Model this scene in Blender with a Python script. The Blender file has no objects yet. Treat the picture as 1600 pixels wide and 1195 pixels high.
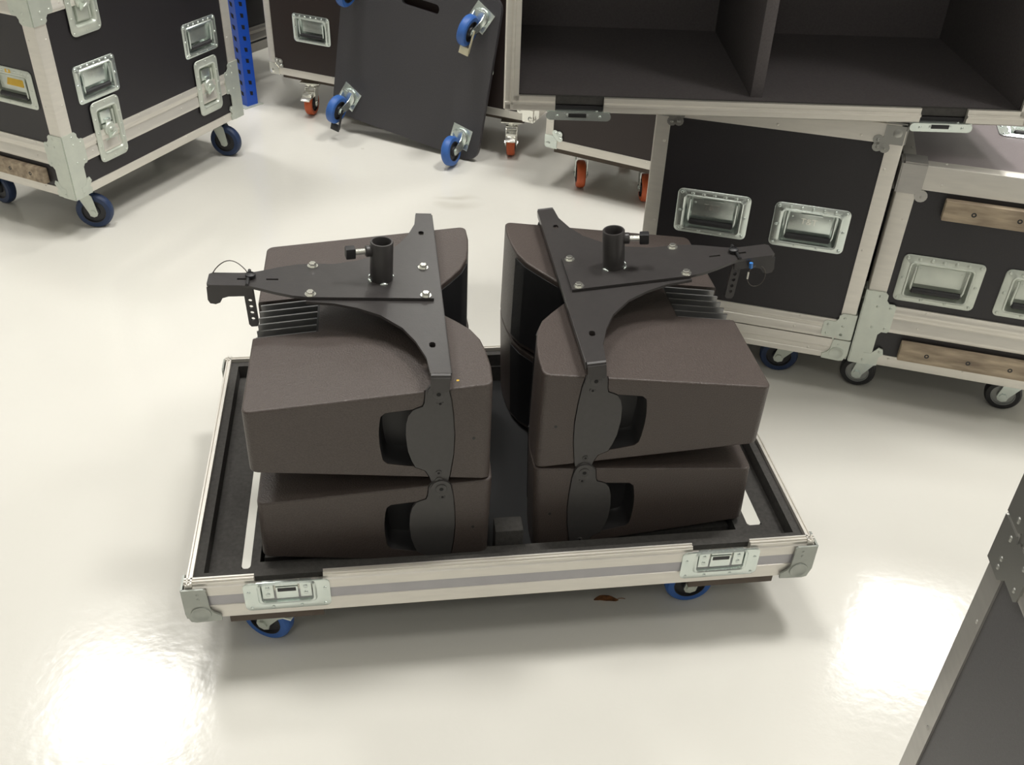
import bpy, bmesh, math, random
from mathutils import Matrix, Vector
random.seed(4)
SC = bpy.context.scene
COL = SC.collection
PI = math.pi
def R(a): return math.radians(a)

# ------------------------------------------------------------------ camera
PITCH, ROLL, CAMH, FPX = 0.62894, 0.03836, 1.7157, 1549.6
fw = Vector((0, math.cos(PITCH), -math.sin(PITCH)))
up0 = Vector((0, math.sin(PITCH), math.cos(PITCH)))
r0 = Vector((1, 0, 0))
rt = r0*math.cos(ROLL) + up0*math.sin(ROLL)
up = up0*math.cos(ROLL) - r0*math.sin(ROLL)
cd = bpy.data.cameras.new('camera'); cam = bpy.data.objects.new('camera', cd); COL.objects.link(cam)
cam.matrix_world = Matrix(((rt.x, up.x, -fw.x, 0), (rt.y, up.y, -fw.y, 0), (rt.z, up.z, -fw.z, CAMH), (0, 0, 0, 1)))
cd.sensor_fit = 'HORIZONTAL'; cd.sensor_width = 36.0; cd.lens = 36.0*FPX/1600.0
cd.clip_start = 0.02; cd.clip_end = 60
SC.camera = cam

# ------------------------------------------------------------------ world, light, exposure
w = bpy.data.worlds.new('world'); SC.world = w; w.use_nodes = True
w.node_tree.nodes['Background'].inputs[0].default_value = (0.95, 0.97, 1.0, 1)
w.node_tree.nodes['Background'].inputs[1].default_value = 0.15
SC.view_settings.view_transform = 'Standard'; SC.view_settings.look = 'None'
SC.view_settings.gamma = 1.0; SC.view_settings.exposure = -0.98
CEIL = 6.0
# ceiling lamps: x, y, length, width, power
LAMPS = [(-3.30, 5.35, 1.0, 1.0, 190), (3.87, 6.56, 1.0, 1.0, 260), (-1.0, 2.9, 1.0, 1.0, 210), (1.7, 2.9, 1.0, 1.0, 290),
         (-0.6, -3.0, 1.0, 1.0, 40), (0.2, 9.6, 1.0, 1.0, 140), (3.4, 0.5, 1.0, 1.0, 95)]  # front middle lamp is unseen fill, added to brighten the speaker fronts
for i, (x, y, L, W_, p) in enumerate(LAMPS):
    ld = bpy.data.lights.new('ceiling_lamp_light', 'AREA'); ld.shape = 'RECTANGLE'; ld.size = L; ld.size_y = W_
    ld.energy = p; ld.color = (1.0, 0.98, 0.94)
    lo = bpy.data.objects.new('ceiling_lamp_light', ld); COL.objects.link(lo); lo.location = (x, y, CEIL-0.09)

# ------------------------------------------------------------------ materials
def mat(name, col, rough=0.5, metal=0.0, noise=None, bump=None, spec=0.5, coat=0.0):
    """noise=(scale, amount, second colour); bump=(scale, strength, kind)"""
    m = bpy.data.materials.new(name); m.use_nodes = True
    nt = m.node_tree; b = nt.nodes['Principled BSDF']
    b.inputs['Base Color'].default_value = (*col, 1); b.inputs['Roughness'].default_value = rough
    b.inputs['Metallic'].default_value = metal; b.inputs['Specular IOR Level'].default_value = spec
    if coat: b.inputs['Coat Weight'].default_value = coat
    tc = nt.nodes.new('ShaderNodeTexCoord')
    if noise:
        n = nt.nodes.new('ShaderNodeTexNoise'); n.inputs['Scale'].default_value = noise[0]; n.inputs['Detail'].default_value = 5
        if len(noise) > 3:
            mp = nt.nodes.new('ShaderNodeMapping'); mp.inputs['Scale'].default_value = noise[3]
            nt.links.new(tc.outputs['Object'], mp.inputs[0]); nt.links.new(mp.outputs[0], n.inputs['Vector'])
        else: nt.links.new(tc.outputs['Object'], n.inputs['Vector'])
        rp = nt.nodes.new('ShaderNodeMapRange'); rp.inputs[1].default_value = 0.3; rp.inputs[2].default_value = 0.7
        rp.inputs[3].default_value = 0; rp.inputs[4].default_value = noise[1]
        nt.links.new(n.outputs[0], rp.inputs[0])
        mx = nt.nodes.new('ShaderNodeMix'); mx.data_type = 'RGBA'
        mx.inputs[6].default_value = (*col, 1); mx.inputs[7].default_value = (*noise[2], 1)
        nt.links.new(rp.outputs[0], mx.inputs[0]); nt.links.new(mx.outputs[2], b.inputs['Base Color'])
    if bump:
        if bump[2] == 'voronoi':
            t = nt.nodes.new('ShaderNodeTexVoronoi')
        else:
            t = nt.nodes.new('ShaderNodeTexNoise'); t.inputs['Detail'].default_value = 3
        t.inputs['Scale'].default_value = bump[0]; nt.links.new(tc.outputs['Object'], t.inputs['Vector'])
        bp = nt.nodes.new('ShaderNodeBump'); bp.inputs['Strength'].default_value = bump[1]; bp.inputs['Distance'].default_value = 0.002
        nt.links.new(t.outputs[0], bp.inputs['Height']); nt.links.new(bp.outputs[0], b.inputs['Normal'])
    return m
M = {}
M['alu'] = mat('brushed_aluminium', (0.78, 0.75, 0.69), 0.42, 0.55, noise=(14, 0.35, (0.62, 0.60, 0.56), (1, 1, 6)))
M['alu_grey'] = mat('dull_aluminium', (0.50, 0.485, 0.46), 0.42, 0.7, noise=(14, 0.4, (0.38, 0.37, 0.36), (1, 1, 6)))
M['strip'] = mat('grey_laminate_strip', (0.46, 0.45, 0.47), 0.35, 0.2, noise=(20, 0.3, (0.36, 0.35, 0.37)))
M['zinc'] = mat('zinc_plate', (0.74, 0.80, 0.76), 0.26, 0.85, noise=(30, 0.5, (0.60, 0.68, 0.66)))
M['zinc_dull'] = mat('dull_zinc', (0.66, 0.70, 0.63), 0.42, 0.55, noise=(25, 0.5, (0.52, 0.56, 0.52)))
M['cap_grey'] = mat('grey_cap', (0.40, 0.42, 0.385), 0.4, 0.45, noise=(40, 0.5, (0.30, 0.32, 0.30)))
M['steel_dark'] = mat('dark_zinc', (0.36, 0.36, 0.34), 0.38, 0.8)
M['chrome'] = mat('bright_zinc', (0.90, 0.90, 0.84), 0.2, 0.9)
M['laminate'] = mat('black_honeycomb_laminate', (0.014, 0.0125, 0.015), 0.42, noise=(260, 0.5, (0.024, 0.021, 0.026)), bump=(700, 0.12, 'voronoi'))
M['laminate_top_sheen'] = mat('glossy_laminate_lamp_sheen', (0.23, 0.195, 0.205), 0.3, noise=(200, 0.5, (0.28, 0.24, 0.25)), bump=(700, 0.08, 'voronoi'))  # case F top: lamp reflection on the laminate put into a lighter base colour
M['laminate_brown'] = mat('brown_laminate', (0.026, 0.017, 0.0155), 0.42, noise=(260, 0.5, (0.04, 0.026, 0.024)), bump=(700, 0.12, 'voronoi'))
M['laminate_board'] = mat('dark_board_laminate', (0.052, 0.050, 0.055), 0.5, noise=(220, 0.5, (0.075, 0.071, 0.078)), bump=(700, 0.12, 'voronoi'))
M['lining'] = mat('grey_felt_lining', (0.105, 0.093, 0.097), 0.95, noise=(180, 0.6, (0.145, 0.132, 0.133)), bump=(500, 0.3, 'noise'))
M['foam'] = mat('black_foam', (0.066, 0.063, 0.060), 0.95, noise=(120, 0.6, (0.10, 0.096, 0.09)), bump=(400, 0.3, 'noise'), spec=0.2)
M['speaker'] = mat('textured_brown_paint', (0.063, 0.0490, 0.0435), 0.43, noise=(420, 0.7, (0.098, 0.078, 0.070)), bump=(300, 0.6, 'noise'))
M['grille'] = mat('black_grille', (0.012, 0.012, 0.014), 0.6, bump=(900, 0.4, 'voronoi'))
M['arm'] = mat('dark_rigging_steel', (0.060, 0.057, 0.056), 0.45, noise=(90, 0.4, (0.075, 0.07, 0.07)), bump=(500, 0.1, 'noise'))
M['black'] = mat('black_painted_steel', (0.040, 0.037, 0.037), 0.34, noise=(60, 0.4, (0.055, 0.049, 0.048)), bump=(260, 0.06, 'noise'))
M['plastic'] = mat('black_plastic', (0.018, 0.018, 0.02), 0.45)
M['cup'] = mat('handle_cup_plastic', (0.03, 0.029, 0.03), 0.5)
M['fin'] = mat('anodised_fin', (0.30, 0.30, 0.30), 0.35, 0.7)
M['rubber'] = mat('black_rubber', (0.02, 0.02, 0.022), 0.55)
M['navy'] = mat('navy_tyre', (0.016, 0.035, 0.095), 0.5)
M['blue'] = mat('blue_elastic_tyre', (0.035, 0.125, 0.42), 0.45, noise=(60, 0.3, (0.06, 0.17, 0.48)))
M['orange'] = mat('orange_tyre', (0.62, 0.12, 0.035), 0.5, noise=(60, 0.3, (0.5, 0.1, 0.03)))
M['hub'] = mat('black_hub', (0.03, 0.03, 0.034), 0.45)
M['greyhub'] = mat('grey_hub', (0.40, 0.41, 0.40), 0.4, 0.5)
M['wood'] = mat('raw_pine', (0.52, 0.42, 0.30), 0.7, noise=(9, 0.9, (0.19, 0.145, 0.105), (1.2, 6, 6)))
M['ply'] = mat('dark_plywood', (0.10, 0.075, 0.055), 0.7, noise=(20, 0.6, (0.06, 0.045, 0.035)))
M['shade_board'] = mat('board_darkened_as_shade', (0.010, 0.010, 0.011), 0.7)  # tray base, near black colour stands in for deep shade between the stacks
M['laminate_grey'] = mat('dark_grey_laminate', (0.085, 0.083, 0.086), 0.5, noise=(220, 0.5, (0.115, 0.112, 0.116)), bump=(700, 0.12, 'voronoi'))
M['white'] = mat('white_plastic', (0.88, 0.87, 0.80), 0.45)
M['yellow'] = mat('yellow_paint', (0.80, 0.52, 0.06), 0.5, noise=(60, 0.5, (0.7, 0.4, 0.04)))
M['cream'] = mat('cream_plastic', (0.75, 0.70, 0.50), 0.45)
M['bluepaint'] = mat('blue_rack_paint', (0.012, 0.085, 0.52), 0.4, noise=(40, 0.3, (0.015, 0.07, 0.42)))
M['wire'] = mat('grey_wire', (0.10, 0.09, 0.08), 0.4, 0.5)
M['clear_blue'] = mat('blue_clip', (0.05, 0.22, 0.62), 0.4)
M['hole'] = mat('slot_shadow', (0.006, 0.006, 0.007), 0.8)
M['leaf'] = mat('dry_leaf', (0.34, 0.14, 0.045), 0.8, noise=(90, 0.9, (0.12, 0.05, 0.02)))
M['wall'] = mat('painted_wall', (0.62, 0.62, 0.60), 0.8)
M['ceil'] = mat('ceiling_paint', (0.66, 0.66, 0.64), 0.9)
M['lampbody'] = mat('lamp_housing', (0.8, 0.8, 0.78), 0.5)
def lamp_mat():
    m = bpy.data.materials.new('lamp_diffuser'); m.use_nodes = True; b = m.node_tree.nodes['Principled BSDF']
    b.inputs['Base Color'].default_value = (0.9, 0.9, 0.88, 1)
    b.inputs['Emission Color'].default_value = (1, 0.97, 0.9, 1); b.inputs['Emission Strength'].default_value = 12.0
    return m
M['diffuser'] = lamp_mat()
def floor_mat():
    m = bpy.data.materials.new('epoxy_floor'); m.use_nodes = True; nt = m.node_tree; b = nt.nodes['Principled BSDF']
    N = nt.nodes.new; Lk = nt.links.new
    tc = N('ShaderNodeTexCoord')
    n1 = N('ShaderNodeTexNoise'); n1.inputs['Scale'].default_value = 1.6; n1.inputs['Detail'].default_value = 6
    Lk(tc.outputs['Object'], n1.inputs['Vector'])
    mx = N('ShaderNodeMix'); mx.data_type = 'RGBA'; mx.inputs[6].default_value = (0.71, 0.695, 0.64, 1); mx.inputs[7].default_value = (0.755, 0.74, 0.69, 1)
    Lk(n1.outputs[0], mx.inputs[0])
    # an oval scuff mark of its own shape, in front of the leaning board
    mp = N('ShaderNodeMapping'); mp.inputs['Location'].default_value = (0.24*9, -3.545*11, 0); mp.inputs['Scale'].default_value = (9, 11, 1)
    Lk(tc.outputs['Object'], mp.inputs[0])
    g = N('ShaderNodeTexGradient'); g.gradient_type = 'SPHERICAL'; Lk(mp.outputs[0], g.inputs[0])
    wv = N('ShaderNodeTexWave'); wv.inputs['Scale'].default_value = 4; wv.inputs['Distortion'].default_value = 9; wv.bands_direction = 'Y'; Lk(tc.outputs['Object'], wv.inputs['Vector'])
    mu = N('ShaderNodeMath'); mu.operation = 'MULTIPLY'; gm = N('ShaderNodeMath'); gm.operation = 'MULTIPLY'; gm.inputs[1].default_value = 0.6; Lk(g.outputs[1], gm.inputs[0]); Lk(gm.outputs[0], mu.inputs[0]); Lk(wv.outputs[1], mu.inputs[1])
    # fine dirt specks and hair scratches
    v = N('ShaderNodeTexVoronoi'); v.inputs['Scale'].default_value = 2.3; v.inputs['Randomness'].default_value = 1; Lk(tc.outputs['Object'], v.inputs['Vector'])
    lt = N('ShaderNodeMath'); lt.operation = 'LESS_THAN'; lt.inputs[1].default_value = 0.018; Lk(v.outputs['Distance'], lt.inputs[0])
    ms = N('ShaderNodeMath'); ms.operation = 'MULTIPLY'; ms.inputs[1].default_value = 0.35; Lk(lt.outputs[0], ms.inputs[0])
    ad = N('ShaderNodeMath'); ad.operation = 'ADD'; Lk(mu.outputs[0], ad.inputs[0]); Lk(ms.outputs[0], ad.inputs[1])
    m2 = N('ShaderNodeMix'); m2.data_type = 'RGBA'; m2.inputs[7].default_value = (0.45, 0.42, 0.35, 1)
    Lk(ad.outputs[0], m2.inputs[0]); Lk(mx.outputs[2], m2.inputs[6]); Lk(m2.outputs[2], b.inputs['Base Color'])
    b.inputs['Roughness'].default_value = 0.13; b.inputs['Specular IOR Level'].default_value = 0.4
    n2 = N('ShaderNodeTexNoise'); n2.inputs['Scale'].default_value = 45; n2.inputs['Detail'].default_value = 3; Lk(tc.outputs['Object'], n2.inputs['Vector'])
    bp = N('ShaderNodeBump'); bp.inputs['Strength'].default_value = 0.035; bp.inputs['Distance'].default_value = 0.01
    Lk(n2.outputs[0], bp.inputs['Height']); Lk(bp.outputs[0], b.inputs['Normal'])
    return m
M['floor'] = floor_mat()

# ------------------------------------------------------------------ mesh helpers
class MB:
    """collects vertices and faces (through a matrix) and links them as one mesh object"""
    def __init__(s): s.v = []; s.f = []; s.mi = []; s.T = Matrix.Identity(4); s.m = 0
    def add(s, vs, fs):
        o = len(s.v); s.v += [tuple(s.T @ Vector(p)) for p in vs]
        s.f += [tuple(i+o for i in f) for f in fs]; s.mi += [s.m]*len(fs); return s
    def box(s, a, b, c=0.0):
        (x0, y0, z0), (x1, y1, z1) = a, b
        if c <= 0:
            s.add([(x0,y0,z0),(x1,y0,z0),(x1,y1,z0),(x0,y1,z0),(x0,y0,z1),(x1,y0,z1),(x1,y1,z1),(x0,y1,z1)],
                  [(0,3,2,1),(4,5,6,7),(0,1,5,4),(1,2,6,5),(2,3,7,6),(3,0,4,7)])
        else:
            bm = bmesh.new(); bmesh.ops.create_cube(bm, size=1)
            for v in bm.verts: v.co = Vector(((x0+x1)/2+v.co.x*(x1-x0), (y0+y1)/2+v.co.y*(y1-y0), (z0+z1)/2+v.co.z*(z1-z0)))
            bmesh.ops.bevel(bm, geom=bm.edges[:], offset=c, segments=2, affect='EDGES', profile=0.6)
            s.bm(bm)
        return s
    def bm(s, bm):
        bm.verts.ensure_lookup_table(); bm.verts.index_update()
        s.add([v.co[:] for v in bm.verts], [[v.index for v in f.verts] for f in bm.faces]); bm.free(); return s
    def prism(s, poly, z0, z1):
        """poly = list of (x, y), extruded from z0 to z1"""
        n = len(poly); a = sum(poly[i][0]*poly[(i+1) % n][1]-poly[(i+1) % n][0]*poly[i][1] for i in range(n))
        if a < 0: poly = poly[::-1]
        s.add([(x, y, z0) for x, y in poly]+[(x, y, z1) for x, y in poly],
              [tuple(range(n))[::-1], tuple(range(n, 2*n))]+[(i, (i+1) % n, n+(i+1) % n, n+i) for i in range(n)]); return s
    def profile(s, prof, p0, p1, ax, ay):
        """closed profile of (a, b) in directions ax, ay swept from p0 to p1"""
        p0, p1, ax, ay = map(Vector, (p0, p1, ax, ay)); n = len(prof)
        vs = [p0+ax*a+ay*b for a, b in prof]+[p1+ax*a+ay*b for a, b in prof]
        fs = [tuple(range(n))[::-1], tuple(range(n, 2*n))]+[(i, (i+1) % n, n+(i+1) % n, n+i) for i in range(n)]
        ar = sum(prof[i][0]*prof[(i+1) % n][1]-prof[(i+1) % n][0]*prof[i][1] for i in range(n))
        if ar*ax.cross(ay).dot(p1-p0) < 0: fs = [f[::-1] for f in fs]
        s.add([tuple(v) for v in vs], fs); return s
    def tube(s, pts, r, n=8, cap=True):
        pts = [Vector(p) for p in pts]; rs = r if isinstance(r, (list, tuple)) else [r]*len(pts); vs = []; fs = []
        t0 = (pts[1]-pts[0]).normalized(); a = t0.orthogonal().normalized()
        for i, p in enumerate(pts):
            t = (pts[min(i+1, len(pts)-1)]-pts[max(i-1, 0)]).normalized()
            a = (a-t*a.dot(t)).normalized(); b = t.cross(a)
            for k in range(n): vs.append(tuple(p+(a*math.cos(2*PI*k/n)+b*math.sin(2*PI*k/n))*rs[i]))
        for i in range(len(pts)-1):
            for k in range(n): fs.append((i*n+k, i*n+(k+1) % n, (i+1)*n+(k+1) % n, (i+1)*n+k))
        if cap: fs += [tuple(range(n))[::-1], tuple(range((len(pts)-1)*n, len(pts)*n))]
        s.add(vs, fs); return s
    def lathe(s, prof, n=24, close=False):
        """prof = list of (r, z) revolved about the z axis"""
        vs = []; fs = []
        for r, z in prof:
            for k in range(n): vs.append((r*math.cos(2*PI*k/n), r*math.sin(2*PI*k/n), z))
        m = len(prof)
        for i in range(m if close else m-1):
            j = (i+1) % m
            for k in range(n): fs.append((i*n+k, i*n+(k+1) % n, j*n+(k+1) % n, j*n+k))
        if not close: fs += [tuple(range(n))[::-1], tuple(range((m-1)*n, m*n))]
        s.add(vs, fs); return s
    def loft(s, loops, cap_first=False, cap_last=True):
        n = len(loops[0]); vs = [p for l in loops for p in l]; fs = []
        for i in range(len(loops)-1):
            for k in range(n): fs.append((i*n+k, i*n+(k+1) % n, (i+1)*n+(k+1) % n, (i+1)*n+k))
        if cap_last: fs.append(tuple(range((len(loops)-1)*n, len(loops)*n)))
        if cap_first: fs.append(tuple(range(n))[::-1])
        s.add(vs, fs); return s
    def dome(s, x, y, z, r, h=None, n=8):
        h = h or r*0.55; T = s.T; s.T = T @ Matrix.Translation((x, y, z))
        s.lathe([(r, 0), (r*0.85, h*0.6), (r*0.45, h)], n); s.T = T; return s
    def hexbolt(s, x, y, z, r, h):
        T = s.T; s.T = T @ Matrix.Translation((x, y, z))
        s.lathe([(r*1.45, 0), (r*1.45, h*0.18)], 14)
        s.lathe([(r, h*0.18), (r, h*0.85), (r*0.82, h)], 6); s.T = T; return s
    def build(s, name, m, parent=None, mx=None, smooth=38):
        me = bpy.data.meshes.new(name); me.from_pydata(s.v, [], s.f); me.update()
        for k in (m if isinstance(m, (list, tuple)) else [m]): me.materials.append(M[k])
        if isinstance(m, (list, tuple)): me.polygons.foreach_set('material_index', s.mi)
        bm = bmesh.new(); bm.from_mesh(me); bmesh.ops.recalc_face_normals(bm, faces=bm.faces) if smooth != -1 else None
        bm.to_mesh(me); bm.free()
        if smooth and smooth > 0:
            me.polygons.foreach_set('use_smooth', [True]*len(me.polygons)); me.set_sharp_from_angle(angle=R(smooth))
        return link(name, me, parent, mx)
def link(name, me, parent=None, mx=None):
    o = bpy.data.objects.new(name, me); COL.objects.link(o)
    if parent is not None: o.parent = parent
    o.matrix_local = mx if mx is not None else Matrix.Identity(4)
    return o
def empty(name, mx, label, cat, group=None):
    o = bpy.data.objects.new(name, None); COL.objects.link(o); o.empty_display_size = 0.1; o.matrix_world = mx
    return tag(o, label, cat, group)
def tag(o, label, cat, group=None):
    o['label'] = label; o['category'] = cat
    if group: o['group'] = group
    return o
def struct(name, mb, m):
    o = mb.build(name, m, smooth=0); o['kind'] = 'structure'; return o
def place(x, y, z, yaw): return Matrix.Translation((x, y, z)) @ Matrix.Rotation(yaw, 4, 'Z')
def frame(o, u, v, n):
    return Matrix(((u[0], v[0], n[0], o[0]), (u[1], v[1], n[1], o[1]), (u[2], v[2], n[2], o[2]), (0, 0, 0, 1)))
def rrect(w, h, r, z, cx=0, cy=0, n=4, zf=None):
    r = min(r, w/2-1e-4, h/2-1e-4); out = []
    for sx, sy, a0 in ((1, -1, -PI/2), (1, 1, 0), (-1, 1, PI/2), (-1, -1, PI)):
        for k in range(n+1):
            a = a0+PI/2*k/n; x = cx+sx*(w/2-r)+r*math.cos(a); y = cy+sy*(h/2-r)+r*math.sin(a)
            out.append((x, y, z if zf is None else zf(x, y)))
    return out
def offset_poly(poly, d):
    n = len(poly); a = sum(poly[i][0]*poly[(i+1) % n][1]-poly[(i+1) % n][0]*poly[i][1] for i in range(n)); sg = 1 if a > 0 else -1
    out = []
    for i in range(n):
        p, q, r = Vector(poly[i-1]), Vector(poly[i]), Vector(poly[(i+1) % n])
        e1 = (q-p).normalized(); e2 = (r-q).normalized()
        n1 = Vector((e1.y, -e1.x))*sg; n2 = Vector((e2.y, -e2.x))*sg; b = (n1+n2)
        b = b.normalized() if b.length > 1e-6 else n1
        k = d/max(0.5, b.dot(n1)); out.append(tuple(q+b*k))
    return out
def smooth_poly(pts, it=2):
    for _ in range(it):
        o = []
        for i in range(len(pts)):
            a, b = Vector(pts[i]), Vector(pts[(i+1) % len(pts)])
            o += [tuple(a*0.75+b*0.25), tuple(a*0.25+b*0.75)]
        pts = o
    return pts
def boolean(o, cutters, sharp=38):
    for c in cutters:
        md = o.modifiers.new('cut', 'BOOLEAN'); md.object = c; md.operation = 'DIFFERENCE'; md.solver = 'EXACT'
    dg = bpy.context.evaluated_depsgraph_get(); dg.update()
    me = bpy.data.meshes.new_from_object(o.evaluated_get(dg)); o.modifiers.clear(); old = o.data; o.data = me; me.name = old.name
    for c in cutters: bpy.data.objects.remove(c)
    me.polygons.foreach_set('use_smooth', [True]*len(me.polygons)); me.set_sharp_from_angle(angle=R(sharp))
    md = o.modifiers.new('normals', 'WEIGHTED_NORMAL'); md.keep_sharp = True; md.weight = 100
    dg.update(); me2 = bpy.data.meshes.new_from_object(o.evaluated_get(dg)); o.modifiers.clear(); o.data = me2; me2.name = me.name
    return o

# ------------------------------------------------------------------ room
b = MB(); b.box((-7, -5, -0.1), (7, 11, 0)); struct('floor', b, 'floor')
b = MB(); b.box((-7, -5, CEIL), (7, 11, CEIL+0.1)); struct('ceiling', b, 'ceil')
b = MB(); b.box((-7, 11, 0), (7, 11.1, CEIL)); struct('wall_back', b, 'wall')
b = MB(); b.box((-7, -5.1, 0), (7, -5, CEIL)); struct('wall_front', b, 'wall')
b = MB(); b.box((-7.1, -5, 0), (-7, 11, CEIL)); struct('wall_left', b, 'wall')
b = MB(); b.box((7, -5, 0), (7.1, 11, CEIL)); struct('wall_right', b, 'wall')
PLACES = ['back left', 'back right', 'middle left', 'middle right', 'front middle (added as fill)', 'back middle', 'front right']
for (x, y, L, W_, p), pl in zip(LAMPS, PLACES):
    t = empty('ceiling_light', place(x, y, CEIL, 0), 'white rectangular ceiling light at the '+pl+' of the hall', 'ceiling light', 'ceiling lights')
    b = MB(); b.box((-L/2-.03, -W_/2-.03, -.07), (L/2+.03, W_/2+.03, 0), .008); b.build('housing', 'lampbody', t)
    b = MB(); b.box((-L/2, -W_/2, -.08), (L/2, W_/2, -.068)); b.build('diffuser', 'diffuser', t, smooth=0)

# ------------------------------------------------------------------ casters
CACHE = {}
def caster(parent, x, y, z, ang, H=0.127, r=0.05, tyre='navy', hub='hub', brake=False, mx=None, fork='zinc_dull', swing=0.038, plate_rot=0.0, pedal='chrome'):
    """hangs H below the mounting point; ang = heading of the trailing wheel"""
    key = (H, r, tyre, hub, brake, fork, swing, round(plate_rot, 3), pedal)
    if key not in CACHE:
        wd = 0.034; az = -(H-r)
        p = MB(); p.T = Matrix.Rotation(plate_rot, 4, 'Z')
        p.box((-.046, -.046, -.005), (.046, .046, -.0005), .0015)
        for sx in (-1, 1):
            for sy in (-1, 1): p.hexbolt(sx*.034, sy*.034, -.0005, .006, .003) if False else p.lathe([(.0001, 0), (.0001, 0)], 3) if False else None
        p.T = Matrix.Identity(4)
        p.lathe([(.012, -.004), (.034, -.006), (.038, -.012), (.036, -.02), (.03, -.024), (.012, -.025)], 22)
        for s in (-1, 1):
            p.T = Matrix.Translation((0, s*(wd/2+.006), 0)) @ Matrix.Rotation(PI/2, 4, 'X')
            poly = [(-.03, -.022), (.032, -.022), (.044, -.034), (swing+.016, az-.004), (swing+.011, az-.014), (swing, az-.018), (swing-.012, az-.013), (swing-.015, az), (.0, -.042)]
            p.prism(poly, -.0016, .0016)
        p.T = Matrix.Identity(4)
        p.box((-.03, -wd/2-.007, -.026), (.036, wd/2+.007, -.022), .001)
        p.T = Matrix.Translation((swing, 0, az)) @ Matrix.Rotation(PI/2, 4, 'X')
        p.lathe([(.0105, -wd/2-.012), (.0105, -wd/2-.006), (.004, -wd/2-.006), (.004, wd/2+.006), (.0105, wd/2+.006), (.0105, wd/2+.012)], 6)
        # tyre and hub about the axle
        ty = MB(); ty.T = Matrix.Translation((swing, 0, az)) @ Matrix.Rotation(PI/2, 4, 'X')
        ri = r*0.66
        ty.lathe([(ri, -wd/2), (r*.9, -wd/2), (r*.975, -wd/2+.005), (r, -wd/4), (r, wd/4), (r*.975, wd/2-.005), (r*.9, wd/2), (ri, wd/2)], 32, close=True)
        hb = MB(); hb.T = ty.T
        hb.lathe([(.011, -wd/2-.003), (r*.3, -wd/2-.002), (r*.34, -wd/2+.006), (ri*.93, -wd/2+.006), (ri*.97, -wd/2-.001), (ri, -wd/2-.001), (ri, wd/2+.001), (ri*.97, wd/2+.001), (ri*.93, wd/2-.006), (r*.34, wd/2-.006), (r*.3, wd/2+.002), (.011, wd/2+.003)], 28)
        parts = [('caster', p.build('caster', fork)), ('tyre', ty.build('tyre', tyre)), ('hub', hb.build('hub', hub))]
        if brake:
            bk = MB()
            bk.box((swing-.01, -wd/2-.004, az+.032), (swing+.05, wd/2+.004, az+.058), .004)
            bk.T = Matrix.Translation((swing+.045, 0, az+.045)) @ Matrix.Rotation(R(22), 4, 'Y')
            bk.box((0, -wd/2-.004, -.004), (.034, wd/2+.004, .004), .002)
            if pedal in ('cream', 'plastic'):
                bk = MB(); bk.box((swing-.008, -wd/2-.0125, az-.007), (swing+.086, -wd/2-.0095, az+.007), .001); bk.box((swing+.064, -wd/2-.0125, az-.004), (swing+.094, wd/2-.004, az+.003), .0012)
            parts.append(('brake_pedal', bk.build('brake_pedal', pedal)))
        CACHE[key] = [(n, o.data) for n, o in parts]
        for n, o in parts: bpy.data.objects.remove(o)
    base = (mx if mx is not None else Matrix.Translation((x, y, z))) @ Matrix.Rotation(ang, 4, 'Z')
    c = None
    for n, me in CACHE[key]:
        if c is None: c = link(n, me, parent, base)
        else: link(n, me, c)
    return c

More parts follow.
